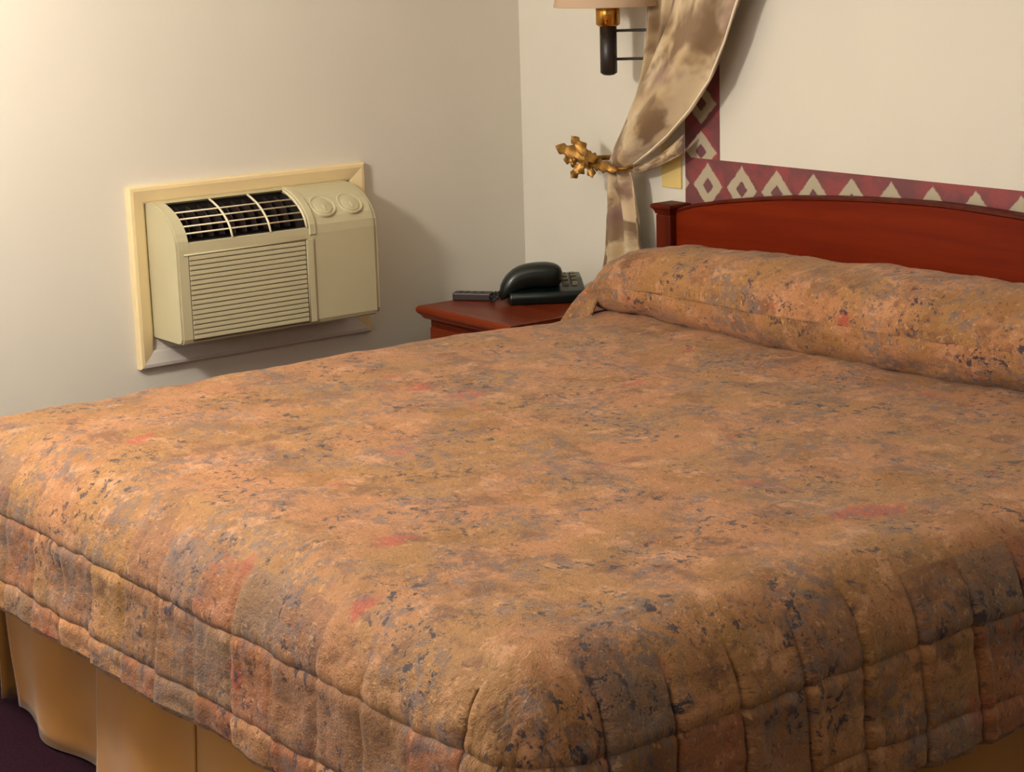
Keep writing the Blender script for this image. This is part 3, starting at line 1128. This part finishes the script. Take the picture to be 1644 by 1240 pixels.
# ------------------------------------------------------------------ curtain
def curtain():
    root = thing('curtain', (0.52, -0.1, 1.0), 'cream curtain printed with brown and mauve blotches, swept aside into a gold holdback', 'curtain')

    def sheet(name, left, right, depth, folds, amp, n=44, nv=90, phase=0.0, thick=0.004):
        """left/right: lists of (z-param points) (x, z); depth list y; folds ripple across"""
        vs, uv = [], []
        m = len(left) - 1
        for j in range(nv):
            t = j / (nv - 1) * m
            k = min(int(t), m - 1)
            f = t - k

            def cr(P):
                p0, p1, p2, p3 = (P[max(k - 1, 0)], P[k], P[k + 1], P[min(k + 2, m)])
                out = []
                for q in range(len(p1)):
                    a, b, c, d = p0[q], p1[q], p2[q], p3[q]
                    out.append(0.5 * (2 * b + (c - a) * f + (2 * a - 5 * b + 4 * c - d) * f * f + (3 * b - a - 3 * c + d) * f ** 3))
                return out
            A, B, D = cr(left), cr(right), cr(depth)
            for i in range(n):
                g = i / (n - 1)
                x, z = lerp(A[0], B[0], g), lerp(A[1], B[1], g)
                y = lerp(D[0], D[1], g) - D[2] * math.sin(PI * g) - amp * D[3] * (math.sin(folds * 2 * PI * g + phase + 1.2 * noise.noise((g * 2, t * 0.6, phase))))
                y += 0.006 * noise.noise((x * 12, z * 6, phase))
                vs.append(Vector((x, y, z)) - root.location)
                uv.append((g * 0.45 + phase, t * 0.25))
        o = mesh_obj(name, vs, grid_faces(nv, n), M['curtain'], root, True, uv)
        md = o.modifiers.new('thickness', 'SOLIDIFY')
        md.thickness = thick
        return o
    # back layer, hanging close to the wall, gathered into the holdback
    sheet('back_drape',
          [(0.62, 2.25), (0.64, 1.80), (0.658, 1.43), (0.640, 1.27), (0.58, 1.13), (0.515, 1.025), (0.495, 0.985)],
          [(1.25, 2.25), (1.08, 1.80), (0.90, 1.45), (0.80, 1.27), (0.72, 1.14), (0.60, 1.035), (0.56, 0.985)],
          [(-0.07, -0.07, 0.0, 1.0), (-0.07, -0.07, 0.0, 1.0), (-0.075, -0.07, 0.0, 1.0), (-0.075, -0.065, 0.005, 0.9), (-0.075, -0.06, 0.01, 0.7), (-0.08, -0.06, 0.015, 0.35), (-0.08, -0.06, 0.02, 0.2)],
          4.5, 0.016, phase=0.3)
    # front smooth swag
    sheet('front_swag',
          [(0.98, 2.25), (0.90, 1.80), (0.775, 1.44), (0.70, 1.29), (0.605, 1.15), (0.53, 1.04), (0.50, 0.99)],
          [(1.45, 2.25), (1.20, 1.80), (0.995, 1.43), (0.895, 1.235), (0.735, 1.085), (0.60, 1.000), (0.575, 0.975)],
          [(-0.09, -0.09, 0.01, 1.0), (-0.09, -0.09, 0.02, 1.0), (-0.09, -0.09, 0.035, 1.0), (-0.09, -0.085, 0.04, 0.9), (-0.09, -0.08, 0.04, 0.6), (-0.09, -0.075, 0.03, 0.3), (-0.09, -0.07, 0.025, 0.2)],
          1.5, 0.010, phase=2.1)
    # pale trim edging the lower side of the swag
    rr = [(1.20, 1.80), (1.08, 1.58), (0.995, 1.43), (0.95, 1.332), (0.895, 1.235), (0.820, 1.155), (0.735, 1.085), (0.665, 1.038), (0.60, 1.000)]
    tube('trim_cord', [(x + 0.002, -0.092, z - 0.002) for x, z in rr], 0.003, M['trimc'], root, 8)
    # fold that peeps out under the swag
    sheet('under_fold',
          [(0.765, 1.085), (0.715, 1.05), (0.64, 1.010), (0.575, 0.985)],
          [(0.755, 1.035), (0.70, 1.01), (0.63, 0.985), (0.575, 0.972)],
          [(-0.06, -0.05, 0.0, 1), (-0.06, -0.055, 0.0, 1), (-0.065, -0.06, 0.0, 1), (-0.07, -0.065, 0.0, .5)], 1.0, 0.004, 12, 24, 4.4)
    # tail below the holdback
    sheet('tail',
          [(0.495, 1.00), (0.475, 0.945), (0.455, 0.85), (0.434, 0.75), (0.416, 0.68), (0.41, 0.55), (0.425, 0.30)],
          [(0.560, 0.99), (0.578, 0.945), (0.592, 0.85), (0.602, 0.76), (0.605, 0.68), (0.605, 0.55), (0.605, 0.30)],
          [(-0.08, -0.07, 0.02, 0.25), (-0.075, -0.065, 0.015, 0.6), (-0.068, -0.06, 0.0, 0.9), (-0.062, -0.056, 0.0, 1), (-0.058, -0.054, 0, 1), (-0.056, -0.052, 0, 1), (-0.056, -0.05, 0, 1)],
          2.6, 0.014, 44, 70, 3.7)
    return root


curtain()


def curtain_rod():
    root = thing('curtain_rod', (1.6, -0.08, 2.28), 'pale curtain rod fixed high on the headboard wall', 'curtain rod')
    tube('rod', [(0.5, -0.08, 2.265), (2.75, -0.08, 2.265)], 0.012, M['rod'], root, 12)
    for x in (0.52, 1.63, 2.73):
        tube('bracket', [(x, 0, 2.265), (x, -0.08, 2.265)], 0.008, M['rod'], root, 10)
    for x in (0.49, 2.76):
        lathe('finial', [(0.0, -0.025), (0.015, -0.02), (0.022, 0), (0.015, 0.02), (0, 0.025)], (x, -0.08, 2.265), M['rod'], root, 20)


curtain_rod()


def holdback():
    root = thing('curtain_holdback', (0.40, 0, 1.0), 'gold leaf-shaped curtain holdback on the wall beside the lamp', 'holdback')
    tube('post', [(0.455, 0, 1.0), (0.455, -0.10, 1.005)], 0.007, M['gold'], root, 10)
    lathe('rosette', [(0.0, 0.0), (0.022, 0.001), (0.022, 0.006), (0.010, 0.010)], None, M['gold'], root, 20, Matrix.Translation((0.455, 0, 1.0)) @ Matrix.Rotation(PI / 2, 4, 'X'))
    tube('hook_arm', [(0.44, -0.115, 0.995), (0.49, -0.128, 0.985), (0.54, -0.120, 0.980), (0.575, -0.095, 0.985), (0.59, -0.065, 0.995)], [0.006, 0.007, 0.007, 0.005, 0.003], M['gold'], root, 10)

    def leaf(base, tip, width, curl, lobes, nrm):
        base, tip = Vector(base), Vector(tip)
        ax = tip - base
        L = ax.length
        ax.normalize()
        nrm = Vector(nrm)
        nrm = (nrm - ax * nrm.dot(ax)).normalized()
        side = ax.cross(nrm)
        n, m = 44, 7
        vs = []
        for i in range(n):
            t = i / (n - 1)
            w = width * (math.sin(PI * min(1, t * 0.92 + 0.08)) ** 0.7) * (0.78 + 0.22 * math.cos(lobes * 2 * PI * t + PI)) + 0.0015
            for j in range(m):
                g = j / (m - 1) * 2 - 1
                p = base + ax * (L * t) + side * (w * g) + nrm * (curl * math.sin(PI * t) - 0.25 * w * g * g + 0.0025 * math.cos(lobes * 2 * PI * t) * abs(g))
                vs.append(p - root.location)
        o = mesh_obj('leaf', vs, grid_faces(n, m), M['gold'], root, True)
        md = o.modifiers.new('thickness', 'SOLIDIFY')
        md.thickness = 0.003
        return o
    N = (0.65, -0.7, 0.25)
    c = (0.445, -0.112, 1.0)
    leaf(c, (0.345, -0.150, 1.034), 0.022, 0.010, 3, N)
    leaf(c, (0.385, -0.125, 1.062), 0.017, 0.008, 3, N)
    leaf((0.44, -0.115, 1.0), (0.408, -0.150, 0.952), 0.017, 0.008, 3, N)
    leaf((0.43, -0.115, 1.005), (0.372, -0.145, 0.998), 0.018, 0.010, 3, N)
    leaf((0.43, -0.118, 1.0), (0.510, -0.140, 1.012), 0.020, 0.012, 3, N)
    leaf((0.46, -0.125, 0.995), (0.575, -0.125, 0.980), 0.016, 0.012, 4, N)
    leaf((0.45, -0.12, 0.995), (0.475, -0.13, 0.955), 0.012, 0.006, 2, N)
    for p in ((0.40, -0.135, 1.012), (0.412, -0.14, 1.0), (0.405, -0.14, 0.988)):
        lathe('acorn', [(0.0, -0.010), (0.005, -0.007), (0.0075, 0), (0.006, 0.006), (0.0, 0.009)], p, M['gold'], root, 12)


holdback()


# ------------------------------------------------------------------ floor lamp (left of the bed, beyond the frame)
def floor_lamp():
    x, y = 1.0, -2.58
    root = thing('floor_lamp', (x, y, 0), 'brass floor lamp with a glowing frosted globe near the bed foot and left wall', 'lamp')
    lathe('base', [(0.0, 0.0), (0.13, 0.0), (0.13, 0.012), (0.05, 0.025), (0.012, 0.04), (0.0, 0.04)], (x, y, 0), M['brass'], root, 36)
    tube('pole', [(x, y, 0.03), (x, y, 1.62)], 0.010, M['brass'], root, 12)
    lathe('socket_cup', [(0.010, 1.59), (0.05, 1.61), (0.055, 1.64), (0.05, 1.645), (0.0, 1.645)], (x, y, 0), M['brass'], root, 24)
    g = 0.12
    lathe('globe', [(g * math.sin(PI * k / 20), 1.757 - g * math.cos(PI * k / 20)) for k in range(21)], (x, y, 0), M['globe'], root, 40)


floor_lamp()


def ceiling_fill_lamp():  # unseen fixture added to go with the overhead fill light
    root = thing('ceiling_fill_lamp', (2.4, -1.8, RZ), 'added unseen round ceiling fill lamp with a frosted glass dish', 'lamp')
    lathe('rim', [(0.0, 0.0), (0.21, 0.0), (0.21, -0.03), (0.19, -0.03), (0.19, -0.005)], (2.4, -1.8, RZ), M['brass'], root, 40)
    lathe('dish', [(0.188, -0.02), (0.17, -0.04), (0.10, -0.058), (0.0, -0.065)], (2.4, -1.8, RZ), M['diff'], root, 40)


ceiling_fill_lamp()
